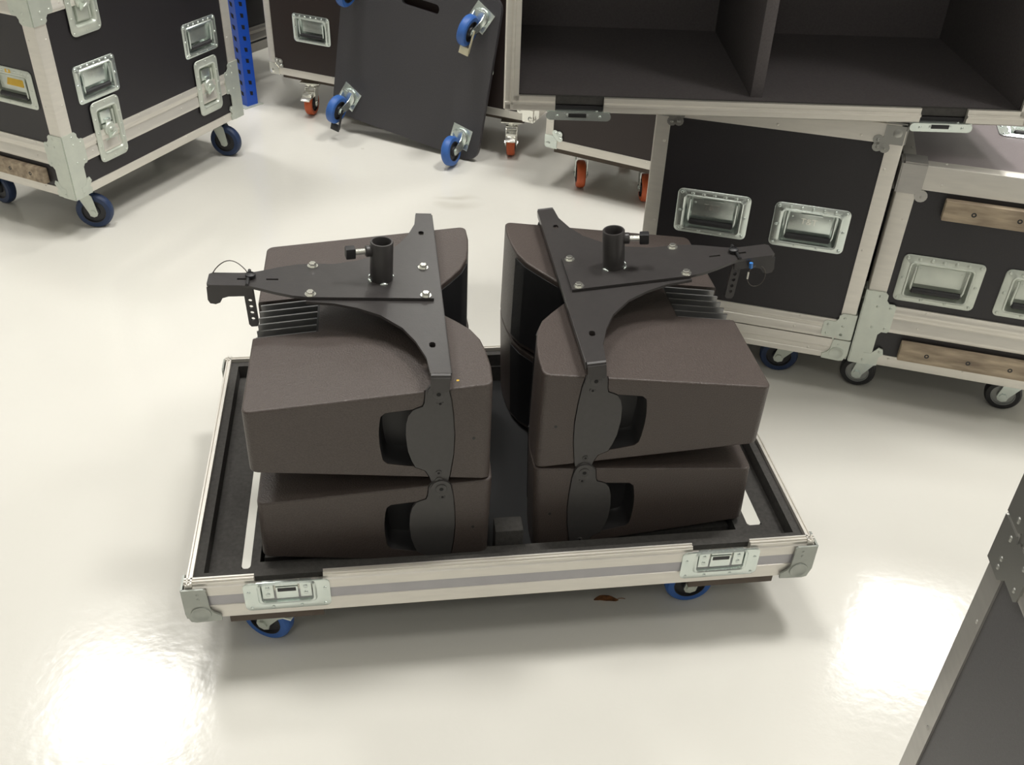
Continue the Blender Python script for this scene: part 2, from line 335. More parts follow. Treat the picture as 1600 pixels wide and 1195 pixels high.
# ------------------------------------------------------------------ flight case hardware (u right, v up, n outward)
def rivets_ring(b, w, h, nx, ny, z, r):
    for i in range(nx):
        x = -w/2+w*i/(nx-1)
        b.dome(x, h/2, z, r); b.dome(x, -h/2, z, r)
    for j in range(1, ny-1):
        y = -h/2+h*j/(ny-1); b.dome(-w/2, y, z, r); b.dome(w/2, y, z, r)
def handle(parent, mx, w=.2, h=.128, m='zinc', stamp=None, paint=False):
    key = ('handle', w, h)
    if key not in CACHE:
        ow, oh = w*.74, h*.68
        b = MB(); cy = -h*.02
        slope = lambda x, y: -.004-.024*min(1, max(0, (oh/2-(y-cy))/(oh*.75)))
        b.loft([rrect(w, h, .014, 0), rrect(w, h, .014, .0018), rrect(w-.003, h-.003, .013, .003), rrect(ow+.016, oh+.016, .012, .003, 0, cy), rrect(ow+.010, oh+.010, .010, .0055, 0, cy),
                rrect(ow+.003, oh+.003, .008, .0045, 0, cy), rrect(ow, oh, .007, 0, 0, cy), rrect(ow-.006, oh-.006, .006, 0, 0, cy, zf=slope)])
        for x in [-w/2+.011+(w-.022)*i/6 for i in range(7)]: b.dome(x, h/2-.0105, .003, .0056)
        for x in [-w/2+.011+(w-.022)*i/3 for i in range(4)]: b.dome(x, -h/2+.010, .003, .0046)
        for s in (-1, 1): b.dome(s*(w/2-.011), 0, .003, .0046)
        b.box((-ow/2+.016, cy-oh*.14, -.0075), (ow/2-.016, cy+oh/2-.005, -.0045), .001)
        # hinge arms that carry the grip
        for s in (-1, 1):
            xa = s*(ow/2-.010)
            b.tube([(xa, cy+oh/2-.006, .002), (xa, cy+oh/2-.018, .004), (xa, cy-oh*.20, .002), (xa-s*.004, cy-oh*.33, 0)], .0032, 8)
            b.dome(xa-s*.014, cy+oh/2-.016, -.006, .004)
        g = MB(); g.tube([(-ow/2+.012, cy-oh*.32, .0), (-ow/2+.016, cy-oh*.32, 0), (ow/2-.016, cy-oh*.32, 0), (ow/2-.012, cy-oh*.32, 0)], [.005, .0085, .0085, .005], 12)
        tm = None
        o1, o2 = b.build('handle', 'zinc'), g.build('grip', 'rubber')
        CACHE[key] = (o1.data, o2.data); bpy.data.objects.remove(o1); bpy.data.objects.remove(o2)
    me, gr = CACHE[key]
    if m != 'zinc': me = me.copy(); me.materials[0] = M[m]
    o = link('handle', me, parent, mx); link('grip', gr, o)
    ow, oh = w*.74, h*.68
    if stamp:
        tx = text_mesh(stamp, .024, .0012); st = link('maker_stamp', tx, o, Matrix.Translation((-.004, oh/2-.030, -.0043)))
        tx.materials.append(M['chrome'])
        c2 = MB(); c2.box((-.028, oh/2-.009, -.004), (.028, oh/2-.005, .0015), .0006); c2.build('hinge_strip', 'zinc', o)
    if paint:
        for nm, x0, y0, x1, y1 in (('paint_patch', -.02, .004, .054, .028), ('paint_patch', -.012, .046, .01, .058)):
            pb = MB(); z = .0036 if y0 > .04 else -.002
            pb.T = Matrix.Translation(((x0+x1)/2, (y0+y1)/2, z)) @ Matrix.Rotation(0 if y0 > .04 else R(-20), 4, 'X')
            pb.box((-(x1-x0)/2, -(y1-y0)/2, -.0012), ((x1-x0)/2, (y1-y0)/2, .0012), .0005); p_ = pb.build(nm, 'yellow', o); p_['label'] = 'yellow paint smear'
    return o
def text_mesh(s, size, ext):
    c = bpy.data.curves.new('stamp', 'FONT'); c.body = s; c.size = size; c.extrude = ext; c.align_x = 'CENTER'; c.align_y = 'CENTER'
    o = bpy.data.objects.new('stamp', c); COL.objects.link(o); dg = bpy.context.evaluated_depsgraph_get(); dg.update()
    me = bpy.data.meshes.new_from_object(o.evaluated_get(dg)); bpy.data.objects.remove(o); me.name = 'maker_stamp'; return me
def butterfly(parent, mx, w=.132, h=.214):
    key = ('butterfly', w, h)
    if key not in CACHE:
        ow, oh = w*.66, h*.70
        b = MB()
        b.loft([rrect(w, h, .020, 0), rrect(w, h, .020, .002), rrect(w-.003, h-.003, .019, .0035), rrect(ow+.020, oh+.020, .018, .0035), rrect(ow+.012, oh+.012, .015, .0065), rrect(ow+.004, oh+.004, .011, .0055), rrect(ow, oh, .010, .002), rrect(ow-.008, oh-.008, .008, -.012)])
        rivets_ring(b, w-.022, h-.022, 3, 5, .0035, .0038)
        b.box((-.024, -oh/2+.012, -.012), (.026, oh*.12, -.002), .002)
        b.tube([(.032, -oh/2+.012, -.006), (.032, oh/2-.014, -.006)], .005, 8)
        l = MB()
        l.lathe([(.024, -.002), (.024, .005), (.021, .008), (.008, .009)], 20)
        l.T = Matrix.Translation((0, -.006, .008)) @ Matrix.Rotation(R(24), 4, 'Z')
        l.prism(smooth_poly([(-.026, -.012), (-.018, -.022), (0, -.016), (.018, -.022), (.026, -.010), (.016, .004), (0, .010), (-.016, .004)], 1), 0, .003)
        l.T = Matrix.Translation((-.004, -.022, .010)) @ Matrix.Rotation(R(30), 4, 'Z') @ Matrix.Rotation(R(52), 4, 'X')
        l.prism([(-.014, 0), (.014, 0), (.016, .018), (.008, .026), (-.008, .026), (-.016, .018)], -.0015, .0015)
        l.T = Matrix.Identity(4); l.dome(0, 0, .009, .009, .005, 12)
        h_ = MB(); h_.box((-.026, oh*.16, -.010), (.022, oh*.44, -.003), .002); h_.box((-.012, oh*.08, -.004), (.012, oh*.24, .003), .0015)
        os = [b.build('latch', 'zinc_dull'), l.build('butterfly_wing', 'zinc_dull'), h_.build('latch_hook', 'zinc')]
        CACHE[key] = [o.data for o in os]
        for o in os: bpy.data.objects.remove(o)
    a, l, h_ = CACHE[key]
    o = link('latch', a, parent, mx); link('butterfly_wing', l, o); link('latch_hook', h_, o); return o
def holed_face(b, fx, w, h, holes):
    """rectangle (0..w, 0..h) with rectangular holes; fx maps (u, v) to xyz"""
    us = sorted({0, w, *[x for q in holes for x in (q[0], q[2]) if 0 < x < w]}); vs = sorted({0, h, *[y for q in holes for y in (q[1], q[3]) if 0 < y < h]})
    for i in range(len(us)-1):
        for j in range(len(vs)-1):
            cu, cv = (us[i]+us[i+1])/2, (vs[j]+vs[j+1])/2
            if any(q[0] < cu < q[2] and q[1] < cv < q[3] for q in holes): continue
            b.add([fx(us[i], vs[j]), fx(us[i+1], vs[j]), fx(us[i+1], vs[j+1]), fx(us[i], vs[j+1])], [(0, 1, 2, 3)])
def case_faces(L, D, H):
    return {'front': frame((0, 0, 0), (1, 0, 0), (0, 0, 1), (0, -1, 0)), 'left': frame((0, D, 0), (0, -1, 0), (0, 0, 1), (-1, 0, 0)),
            'right': frame((L, 0, 0), (0, 1, 0), (0, 0, 1), (1, 0, 0)), 'back': frame((L, D, 0), (-1, 0, 0), (0, 0, 1), (0, 1, 0)),
            'top': frame((0, 0, H), (1, 0, 0), (0, 1, 0), (0, 0, 1)), 'bottom': frame((0, D, 0), (1, 0, 0), (0, -1, 0), (0, 0, -1))}
def face_size(f, L, D, H): return {'front': (L, H), 'back': (L, H), 'left': (D, H), 'right': (D, H), 'top': (L, D), 'bottom': (L, D)}[f]
def box_shell(L, D, H, holes, only=None, skip=()):
    b = MB(); F = case_faces(L, D, H)
    for f, fm in F.items():
        if f in skip or (only and f not in only): continue
        w_, h_ = face_size(f, L, D, H)
        holed_face(b, lambda u, v, fm=fm: tuple(fm @ Vector((u, v, 0))), w_, h_, holes.get(f, []))
    return b
def lprof(w1, w2, t):
    r = t*1.2
    return [(-t, w2), (-t, -t+r), (-t+r*.3, -t+r*.3), (-t+r, -t), (w1, -t), (w1, 0), (0.0, 0.0), (0, w2)]
def edge_extrusions(parent, L, D, H, wv=.045, wt=.04, wb=.03, t=.003, m='alu', which=None, rv=True):
    """angle extrusions along the case edges, each an object"""
    C = {'FL': ((0, 0, 0), (0, 0, H), (1, 0, 0), (0, 1, 0), wv, wv), 'FR': ((L, 0, 0), (L, 0, H), (-1, 0, 0), (0, 1, 0), wv, wv), 'BL': ((0, D, 0), (0, D, H), (1, 0, 0), (0, -1, 0), wv, wv), 'BR': ((L, D, 0), (L, D, H), (-1, 0, 0), (0, -1, 0), wv, wv),
         'bF': ((0, 0, 0), (L, 0, 0), (0, 1, 0), (0, 0, 1), wb, wb), 'bL': ((0, 0, 0), (0, D, 0), (1, 0, 0), (0, 0, 1), wb, wb), 'bR': ((L, 0, 0), (L, D, 0), (-1, 0, 0), (0, 0, 1), wb, wb), 'bB': ((0, D, 0), (L, D, 0), (0, -1, 0), (0, 0, 1), wb, wb),
         'tF': ((0, 0, H), (L, 0, H), (0, 1, 0), (0, 0, -1), .03, wt), 'tL': ((0, 0, H), (0, D, H), (1, 0, 0), (0, 0, -1), .03, wt), 'tR': ((L, 0, H), (L, D, H), (-1, 0, 0), (0, 0, -1), .03, wt), 'tB': ((0, D, H), (L, D, H), (0, -1, 0), (0, 0, -1), .03, wt)}
    for k, (p0, p1, a, c, w1, w2) in C.items():
        if which and k not in which: continue
        p0, p1, a, c = map(Vector, (p0, p1, a, c)); d = (p1-p0).normalized(); ln = (p1-p0).length
        b = MB(); b.profile(lprof(w1, w2, t), p0+d*.012, p1-d*.012, a, c)
        if rv:
            for wl, di, ou in ((w1, a, -c), (w2, c, -a)):
                nr = max(2, int(ln/.2)); fm_u = d; fm_v = ou.cross(d)
                for i in range(nr):
                    q = p0+d*(ln*(i+.5)/nr)+di*(wl*.72)+ou*t; T = b.T; b.T = frame(q, d, ou.cross(d), ou); b.dome(0, 0, 0, .0038, .0018, 7); b.T = T
        b.build('edge_extrusion', m, parent)
SEAM = lambda h: [(0, 0), (.0042, 0), (.0050, .002), (.0050, h*.16), (.0034, h*.2), (.0034, h*.44), (.0012, h*.485), (.0012, h*.515), (.0036, h*.55), (.0036, h*.66), (.0060, h*.70), (.0060, h*.80), (.0044, h*.84), (.0044, h), (0, h)]
def seam(parent, L, D, z0, z1, m='alu', faces=('front', 'left', 'right')):
    F = case_faces(L, D, 1)
    for f in faces:
        w_ = L if f in ('front', 'back') else D; fm = F[f]; b = MB()
        u, v, n = [Vector(fm.col[i][:3]) for i in range(3)]; o = Vector(fm.col[3][:3])
        b.profile(SEAM(z1-z0), o+v*z0+u*.004, o+v*z0+u*(w_-.004), n, v)
        b.T = fm
        for i in range(max(2, int(w_/.22))):
            x = w_*(i+.5)/max(2, int(w_/.22)); b.dome(x, z0+(z1-z0)*.3, .0034, .0036, .0018, 7); b.dome(x+.01, z0+(z1-z0)*.92, .0044, .0036, .0018, 7)
        b.T = Matrix.Identity(4); b.build('seam_extrusion', m, parent)
def ball_corner(parent, p, dx, dy, dz, r=.021, m='zinc_dull', lobes=True, inset=.012):
    """ball corner: p = case corner, dx/dy/dz = signs pointing into the case"""
    b = MB(); p = Vector(p); ax = [Vector((dx, 0, 0)), Vector((0, dy, 0)), Vector((0, 0, dz))]
    bm = bmesh.new(); bmesh.ops.create_uvsphere(bm, u_segments=18, v_segments=12, radius=r)
    for v in bm.verts: v.co += p+(ax[0]+ax[1]+ax[2])*inset
    b.bm(bm)
    for i in range(3):
        u, v, n = ax[(i+1) % 3], ax[(i+2) % 3], -ax[i]
        b.T = frame(p, u, v, n)
        poly = [(0, 0), (.050, 0), (.052, .03), (.064, .042)]
        for k in range(7):
            a = R(-40+k*180/6*.95+0); poly.append((.058+.014*math.cos(a), .058+.014*math.sin(a)))
        poly += [(.042, .064), (.03, .052), (0, .050)]
        if lobes:
            b.prism([(0, 0), (.048, 0), (.048, .03), (.03, .048), (0, .048)], .002, .0062)
            for cx, cy in ((.060, .040), (.040, .060), (.058, .058)): b.prism([(cx+.0125*math.cos(q*PI/6), cy+.0125*math.sin(q*PI/6)) for q in range(12)], .002, .0055); b.dome(cx, cy, .0055, .0045, .0022, 8)
            b.prism([(.02, .04), (.04, .02), (.066, .05), (.05, .066)], .002, .0052)
    b.T = Matrix.Identity(4); return b.build('corner_cap', m, parent)
def brace(parent, p, dx, dy, z0, z1, wing=.075, m='zinc_dull', zw0=None, zw1=None, narrow=.05):
    """sheet corner brace wrapped round a vertical edge: narrow column with a wider wing between zw0 and zw1"""
    b = MB(); p = Vector(p)
    for u, n in ((Vector((dx, 0, 0)), Vector((0, -dy, 0))), (Vector((0, dy, 0)), Vector((-dx, 0, 0)))):
        b.T = frame(p, u, (0, 0, 1), n)
        poly = [(-.004, z0), (narrow-.008, z0), (narrow, z0+.008)]
        if zw0 is not None: poly += [(narrow, zw0-.01), (narrow+.008, zw0), (wing-.006, zw0), (wing, zw0+.006), (wing, zw1-.006), (wing-.006, zw1), (narrow+.008, zw1), (narrow, zw1+.01)]
        poly += [(narrow, z1-.008), (narrow-.008, z1), (-.004, z1)]
        b.prism(poly, .0032, .0068)
        zz = [z0+.012, z1-.012] if zw0 is None else [z0+.014, zw0+.012, zw1-.012, z1-.014]
        for i, z in enumerate(zz):
            b.dome(narrow*.62, z, .0068, .0042, .002, 8)
            if zw0 is not None and i in (1, 2): b.dome(wing-.014, z, .0068, .0042, .002, 8)
    b.T = Matrix.Identity(4); return b.build('corner_brace', m, parent)
def foot_corner(parent, p, dx, dy, z0, z1, m='zinc_dull'):
    """rounded bottom corner cap with a pressed dimple and two rivets above it"""
    b = MB(); p = Vector(p)
    for u, n in ((Vector((dx, 0, 0)), Vector((0, -dy, 0))), (Vector((0, dy, 0)), Vector((-dx, 0, 0)))):
        b.T = frame(p, u, (0, 0, 1), n); h = z1-z0
        poly = [(-.005, z0+.02), (.002, z0-.001), (.012, z0-.004), (.044, z0-.003), (.062, z0-.002), (.062, z0+.012), (.050, z0+.020), (.043, z0+.030), (.041, z1-.004), (.037, z1), (-.005, z1)]
        b.prism(poly, .003, .0072)
        b.T = b.T @ Matrix.Translation((.024, z0+.020, .0072))
        b.lathe([(.0205, -.001), (.0195, .0022), (.0175, .0022), (.0150, .0004), (.006, .0001)], 20)
        b.T = frame(p, u, (0, 0, 1), n)
        for z in (z1-.014, z1-.026): b.dome(.024, z, .0072, .0032, .0016, 8)
    b.T = Matrix.Identity(4); return b.build('corner_cap', m, parent)
def wood_rail(parent, fm, u0, u1, v0, v1, t=.022):
    b = MB(); b.T = fm; b.box((u0, v0, .0005), (u1, v1, t), .003); o = b.build('wooden_rail', 'wood', parent); o['label'] = 'raw pine batten'
    s = MB(); s.T = fm
    k = 2 if u1-u0 < .25 else 3
    for i in range(k):
        x = u0+(u1-u0)*(.2+.6*i/(k-1)); s.T = fm @ Matrix.Translation((x, (v0+v1)/2, t-.001)); s.lathe([(.0065, .0), (.0065, .0016), (.004, .0018), (.002, .0004)], 10)
    s.build('screw', 'plastic', o); return o

# ------------------------------------------------------------------ loudspeakers
SW, SHF, SD, SHR = 0.63245, 0.23387, 0.46160, 0.14366   # width, front height, depth, rear height
def spk_outline():
    half = [(0.4616, 0.0), (0.0, 0.0), (-.002, .06), (.002, .11), (.010, .155), (.026, .195), (.050, .228), (.082, .268), (.112, .300)]
    return half+[(u, SW-w_) for u, w_ in half[::-1]]
def spk_half(u): return SHF/2-(SHF-SHR)/2*u/SD
ARM = [(.078, .085), (.074, .045), (.0715, .0), (.0735, -.05), (.080, -.100), (.0825, -.114), (.116, -.114), (.120, -.100), (.127, -.0855), (.146, -.0760), (.153, -.060), (.160, -.035), (.1635, .0), (.1625, .030), (.158, .050), (.150, .0625), (.143, .0665), (.1305, .0715), (.1275, .080), (.1255, .104), (.118, .117), (.104, .1235), (.092, .119), (.082, .105)]
CUP = smooth_poly([(.120, .0688), (.150, .0650), (.180, .0618), (.208, .058), (.213, .030), (.2145, .0), (.212, -.035), (.207, -.063), (.180, -.069), (.150, -.0745), (.120, -.0765)], 1)
def make_speaker():
    out = spk_outline(); n = len(out)
    bm = bmesh.new(); top = []; bot = []
    for u, w_ in out:
        h = spk_half(max(0, u)); top.append(bm.verts.new((u, w_, h))); bot.append(bm.verts.new((u, w_, -h)))
    bm.faces.new(top); bm.faces.new(bot[::-1])
    for i in range(n):
        j = (i+1) % n; bm.faces.new((top[j], top[i], bot[i], bot[j]))
    bmesh.ops.recalc_face_normals(bm, faces=bm.faces)
    bm.edges.ensure_lookup_table()
    vert = [e for e in bm.edges if abs(e.verts[0].co.z-e.verts[1].co.z) > .05 and e.verts[0].co.u > 0] if False else [e for e in bm.edges if abs(e.verts[0].co.z-e.verts[1].co.z) > .05 and (e.verts[0].co.x > .4 or e.verts[0].co.x < .0005 and (e.verts[0].co.y < .001 or e.verts[0].co.y > SW-.001))]
    bmesh.ops.bevel(bm, geom=vert, offset=.016, segments=4, affect='EDGES', profile=.5)
    rim = [e for e in bm.edges if len(e.link_faces) == 2 and any(len(f.verts) > 12 for f in e.link_faces)]
    bmesh.ops.bevel(bm, geom=rim, offset=.0045, segments=3, affect='EDGES', profile=.5)
    b = MB(); b.bm(bm); body = b.build('cabinet', 'speaker')
    cut = []
    for y0, sg in ((0, 1), (SW, -1)):
        T = frame((0, y0, 0), (1, 0, 0), (0, 0, 1), (0, -sg, 0))       # n points outward
        for poly, d in ((offset_poly(ARM, .0022), .006), (CUP, .055)):
            c = MB(); c.T = T; c.prism(poly, -d, .05); cut.append(c.build('cutter', 'black'))
    c = MB(); c.box((SD-.132, SW/2-.070, .030), (SD+.05, SW/2+.070, .3)); cut.append(c.build('cutter', 'black'))
    boolean(body, cut)
    parts = [('cabinet', body)]
    for y0, sg in ((0, 1), (SW, -1)):
        T = frame((0, y0, 0), (1, 0, 0), (0, 0, 1), (0, -sg, 0))
        a = MB(); a.T = T; a.prism(ARM, -.0055, .0012); a.prism([(.1015+.020*math.cos(t*PI/9), .1035+.020*math.sin(t*PI/9)) for t in range(18)], .0005, .0062)
        for x, z, r in ((.1015, .1035, .011), (.0985, .078, .0062), (.1015, -.092, .006), (.1005, -.112, .008)):
            a.T = T @ Matrix.Translation((x, z, .0062 if z > .1 else .0012)); a.lathe([(r, -.0008), (r, .0014), (r*.8, .002), (r*.32, .002), (r*.28, .0006)], 18)
        a.m = 1
        for x, z, r in ((.1015, .1035, .0042), (.0985, .078, .0026), (.1015, -.092, .0026), (.1005, -.112, .0034)):
            a.T = T @ Matrix.Translation((x, z, .0062+.0006 if z > .1 else .0012+.0006)); a.lathe([(r, 0), (r, .0017)], 12)
        parts.append(('rigging_arm', a.build('rigging_arm', ['arm', 'hole'])))
        c = MB(); c.T = T; inner = offset_poly(CUP, -.0012); n2 = len(inner); shr = offset_poly(CUP, -.007)
        c.loft([[(x, z, -.001) for x, z in inner], [(x, z, -.044) for x, z in inner], [(x, z, -.052) for x, z in shr]])
        parts.append(('handle_cup', c.build('handle_cup', 'cup')))
        pv = MB(); pv.T = T @ Matrix.Translation((.034, -.01, .0)); pv.lathe([(.0032, -.001), (.0032, .0006), (.0018, .0006)], 10); parts.append(('side_screw', pv.build('side_screw', 'plastic')))
    # black grille on the V shaped front, just proud of the cabinet
    g = MB(); half = [(.0105, .155), (.026, .195), (.050, .228), (.082, .268), (.112, .300), (.120, SW/2)]
    line = half+[(u, SW-w_) for u, w_ in half[-2::-1]]
    vs = []; fs = []
    for u, w_ in line:
        h = spk_half(u)-.013; vs += [(u-.003, w_, h), (u-.003, w_, -h), (u+.004, w_, -h), (u+.004, w_, h)]
    for i in range(len(line)-1):
        for k in range(4): fs.append((i*4+k, i*4+(k+1) % 4, i*4+4+(k+1) % 4, i*4+4+k))
    fs += [(0, 1, 2, 3), tuple(len(vs)-4+k for k in (3, 2, 1, 0))]
    g.add(vs, fs); parts.append(('grille', g.build('grille', 'grille')))
    # heat sink fins standing in the notch at the rear
    hs = MB(); hs.box((SD-.128, SW/2-.0695, .0305), (SD-.006, SW/2+.0695, .036)); hs.box((SD-.1315, SW/2-.0695, .0305), (SD-.127, SW/2+.0695, .078))
    parts.append(('heat_sink', hs.build('heat_sink', 'plastic')))
    for i in range(6):
        y = SW/2-.0625+.025*i; f = MB()
        f.add([(SD-.127, y-.002, .035), (SD-.008, y-.002, .035), (SD-.006, y-.002, spk_half(SD)-.004), (SD-.127, y-.002, spk_half(SD-.127)-.004), (SD-.127, y+.002, .035), (SD-.008, y+.002, .035), (SD-.006, y+.002, spk_half(SD)-.004), (SD-.127, y+.002, spk_half(SD-.127)-.004)],
              [(0, 1, 2, 3), (7, 6, 5, 4), (0, 4, 5, 1), (1, 5, 6, 2), (2, 6, 7, 3), (3, 7, 4, 0)])
        parts.append(('cooling_fin', f.build('cooling_fin', 'fin', smooth=0)))
    res = [(nm, o.data) for nm, o in parts]
    for _, o in parts: bpy.data.objects.remove(o)
    return res
SPK = make_speaker()
def spk_matrix(x, y, z, yaw, tilt, sgn):
    Rz = Matrix.Rotation(yaw, 3, 'Z')
    u = Rz @ Vector((sgn*math.cos(tilt), 0, math.sin(tilt))); w_ = Rz @ Vector((0, 1, 0)); nn = Rz @ Vector((-sgn*math.sin(tilt), 0, math.cos(tilt)))
    o = Vector((x, y, z))
    if sgn < 0: o = o+w_*SW; w_ = -w_
    return frame(o, u, w_, nn)
SPKS = [('left', 'top', -.03537, 1.47880, .51763, .14364, .01163, -1), ('left', 'bottom', -.03537, 1.47880, .28211, .14364, .03234, -1),
        ('right', 'top', .05599, 1.52430, .51060, .14521, -.02583, 1), ('right', 'bottom', .05599, 1.52430, .27473, .14521, .02659, 1)]
SPKL = {('left', 'top'): 'brown wedge shaped loudspeaker, upper of the left stack, with a yellow dot on top', ('left', 'bottom'): 'brown wedge shaped loudspeaker, lower of the left stack, sitting in the tray foam',
        ('right', 'top'): 'brown wedge shaped loudspeaker, upper of the right stack, rear raised', ('right', 'bottom'): 'brown wedge shaped loudspeaker, lower of the right stack, sitting in the tray foam'}
TOPM = {}
for st, lv, x, y, z, yaw, tl, sg in SPKS:
    mx = spk_matrix(x, y, z, yaw, tl, sg)
    t = empty('loudspeaker', mx, SPKL[(st, lv)], 'loudspeaker', 'loudspeakers in the wheeled tray')
    for nm, me in SPK: link(nm, me, t)
    if lv == 'top': TOPM[st] = mx
    if (st, lv) == ('left', 'top'):
        s_ = MB(); h = spk_half(.066); s_.T = Matrix.Translation((.064, SW-.024, h-.0006)) @ Matrix.Rotation(math.atan((SHF-SHR)/2/SD), 4, 'Y'); s_.lathe([(.0028, 0), (.0028, .0012)], 14); o = s_.build('sticker', 'yellow', t); o['label'] = 'small yellow dot'

# ------------------------------------------------------------------ pole brackets on the top loudspeakers
def make_bracket(st, tilt, label, wire_up):
    top = TOPM[st]; ta = math.atan((SHF-SHR)/2/SD)
    # local frame: origin above the front edge centre, a = rearward, b = across, c = normal of the tilted plate
    base = top @ Matrix.Translation((0, SW/2, SHF/2)) @ Matrix.Rotation(ta, 4, 'Y') @ Matrix.Translation((.095, 0, .040)) @ Matrix.Rotation(-R(tilt), 4, 'Y') @ Matrix.Translation((-.095, 0, 0))
    t = empty('pole_bracket', base, label, 'speaker bracket', 'pole brackets on the loudspeakers')
    sgn = 1 if st == 'right' else -1           # which side of b is near the camera: right -> -b
    near = -1 if st == 'right' else 1
    half = [(.075, .318), (.113, .318), (.1175, .268), (.135, .214), (.158, .168), (.200, .122), (.245, .096), (.290, .080), (.345, .074)]
    poly = half+[(u, -w_) for u, w_ in half[::-1]]
    b = MB(); b.prism(poly, -.0055, 0)
    plate = b.build('lower_plate', 'black', t)
    cut = []
    for s in (-1, 1):
        for (u, w_, du, dw) in ((.104, .226*s, .006, .009),):
            c = MB(); c.T = base; c.prism(smooth_poly([(u-du, w_-dw), (u+du, w_-dw), (u+du, w_+dw), (u-du, w_+dw)], 1), -.05, .05); cut.append(c.build('cutter', 'black'))
    boolean(plate, cut)
    # folded front lip and the two end tabs down to the rigging arms
    b = MB(); b.box((.0735, -.318, -.018), (.0765, .318, 0), .001); b.build('folded_lip', 'black', t)
    for s in (-1, 1):
        b = MB(); b.tube([(.076, s*.3215, -.0045), (.112, s*.3215, -.0045)], .0058, 8)
        b.T = frame((.0945, s*.3265, -.004), (1, 0, 0), (0, 0, 1), (0, s, 0)); b.prism([(-.0175, 0), (-.0175, -.026), (-.013, -.031), (.013, -.031), (.0175, -.026), (.0175, 0)], -.003, .003)
        b.build('end_tab', 'black', t)
    # upper plate with the long tail
    half = [(.092, .0675), (.340, .0675), (.372, .062), (.405, .050), (.436, .036), (.458, .027), (.480, .025), (.534, .025), (.541, .019)]
    poly = half+[(u, -w_) for u, w_ in half[::-1]]
    b = MB(); b.prism(poly, .0005, .0065); up_ = b.build('upper_plate', 'black', t); cut = []
    for (u, w_, du, dw) in ((.415, 0, .012, .0028), (.470, .0, .014, .003)):
        c = MB(); c.T = base; c.prism([(u-du, w_-dw), (u+du, w_-dw), (u+du, w_+dw), (u-du, w_+dw)], -.05, .05); cut.append(c.build('cutter', 'black'))
    boolean(up_, cut)
    for s in (-1, 1):
        b = MB(); b.T = frame((0, s*.0235, 0), (1, 0, 0), (0, 0, 1), (0, s, 0))
        b.prism([(.452, .0005), (.541, .0005), (.541, -.028), (.537, -.036), (.526, -.038), (.517, -.034), (.512, -.024), (.500, -.020), (.452, -.018)], -.0025, .0015); b.build('tail_flange', 'black', t)
    # rear link bar with a row of holes
    b = MB(); b.T = Matrix.Translation((.462, near*.014, -.004)) @ Matrix.Rotation(R(tilt)-ta+R(2), 4, 'Y') @ frame((0, 0, 0), (1, 0, 0), (0, 0, 1), (0, near, 0))
    b.prism([(-.010, .004), (.010, .004), (.010, -.086), (.006, -.092), (-.006, -.092), (-.010, -.086)], -.003, .003); lk = b.build('link_bar', 'black', t); cut = []
    for i in range(5):
        c = MB(); c.T = base @ b.T @ Matrix.Translation((0, -.016-.0145*i, 0)); c.lathe([(.0042, -.02), (.0042, .02)], 12); cut.append(c.build('cutter', 'black'))
    boolean(lk, cut)
    # bolts
    for u in (.108, .337):
        for s in (-1, 1):
            b = MB(); b.hexbolt(u, s*.057, .0065, .0078, .0085); o = b.build('hex_bolt', 'chrome', t)
    # pole socket with its collar, weld beads and thumbscrew
    pu, pw = .196, 0.0 + near*-.010
    b = MB(); b.T = Matrix.Translation((pu, pw, .0065))
    b.lathe([(.0235, 0), (.0235, .084), (.0225, .0855), (.0195, .0855), (.0185, .084), (.0185, .001)], 32, close=True)
    b.build('pole_socket', 'black', t)
    b = MB()
    for k, a in enumerate((100, 215, 330, 20)):
        aa = R(a)*1; b.T = Matrix.Translation((pu+.0255*math.cos(aa), pw+.0255*math.sin(aa), .0068)) @ Matrix.Rotation(aa+PI/2, 4, 'Z')
        bm = bmesh.new(); bmesh.ops.create_uvsphere(bm, u_segments=10, v_segments=6, radius=1)
        for v in bm.verts: v.co = Vector((v.co.x*.0085, v.co.y*.0036, v.co.z*.0032))
        b.bm(bm)
    b.build('weld_bead', 'zinc', t)
    b = MB(); ang = R(12)*near; dr = Matrix.Translation((pu, pw, .0065+.066)) @ Matrix.Rotation(ang, 4, 'Z') @ Matrix.Rotation(PI/2, 4, 'Y')
    b.T = dr; b.lathe([(.011, .020), (.012, .024), (.012, .032), (.009, .034)], 14); sc = b.build('thumbscrew_nut', 'black', t)
    b = MB(); b.T = dr; b.lathe([(.0062, .030), (.0062, .058)], 12); rod = b.build('thumbscrew', 'chrome', t)
    b = MB(); b.T = dr; b.box((-.0115, -.0095, .054), (.0115, .0095, .074), .003); kn = b.build('knob', 'plastic', rod)
    # locking pin with its safety wire
    b = MB(); b.tube([(.462, -.03, .010), (.462, .03, .010)], .0034, 8); b.T = Matrix.Translation((.458, near*-.006, .012)); b.lathe([(.0105, -.003), (.0105, .003), (.006, .0055), (.0055, .0035)], 14); pn = b.build('locking_pin', 'plastic', t)
    b = MB()
    if wire_up:
        P0, P1 = Vector((.462, near*-.008, .014)), Vector((.534, near*-.024, .006)); pts = []
        for i in range(13):
            s_ = i/12; q = P0.lerp(P1, s_); pts.append(q+Vector((0, near*-.006*math.sin(PI*s_), .026*math.sin(PI*s_)**.8)))
        b.tube(pts, .0011, 6)
        b.build('safety_wire', 'wire', t)
    else:
        c0 = Vector((.496, near*.028, -.014)); pts = []
        for i in range(19):
            a = R(100)+2*PI*i/20; pts.append(c0+Vector((.020*math.cos(a)+.004, near*.004, -.022+.026*math.sin(a))))
        b.tube(pts, .0009, 6); wr = b.build('safety_wire', 'wire', t)
        b = MB(); b.tube([c0+Vector((-.010, near*.004, .012)), c0+Vector((-.010, near*.004, .0))], .0042, 10); o = b.build('clip', 'clear_blue', t); o['label'] = 'small blue clip'
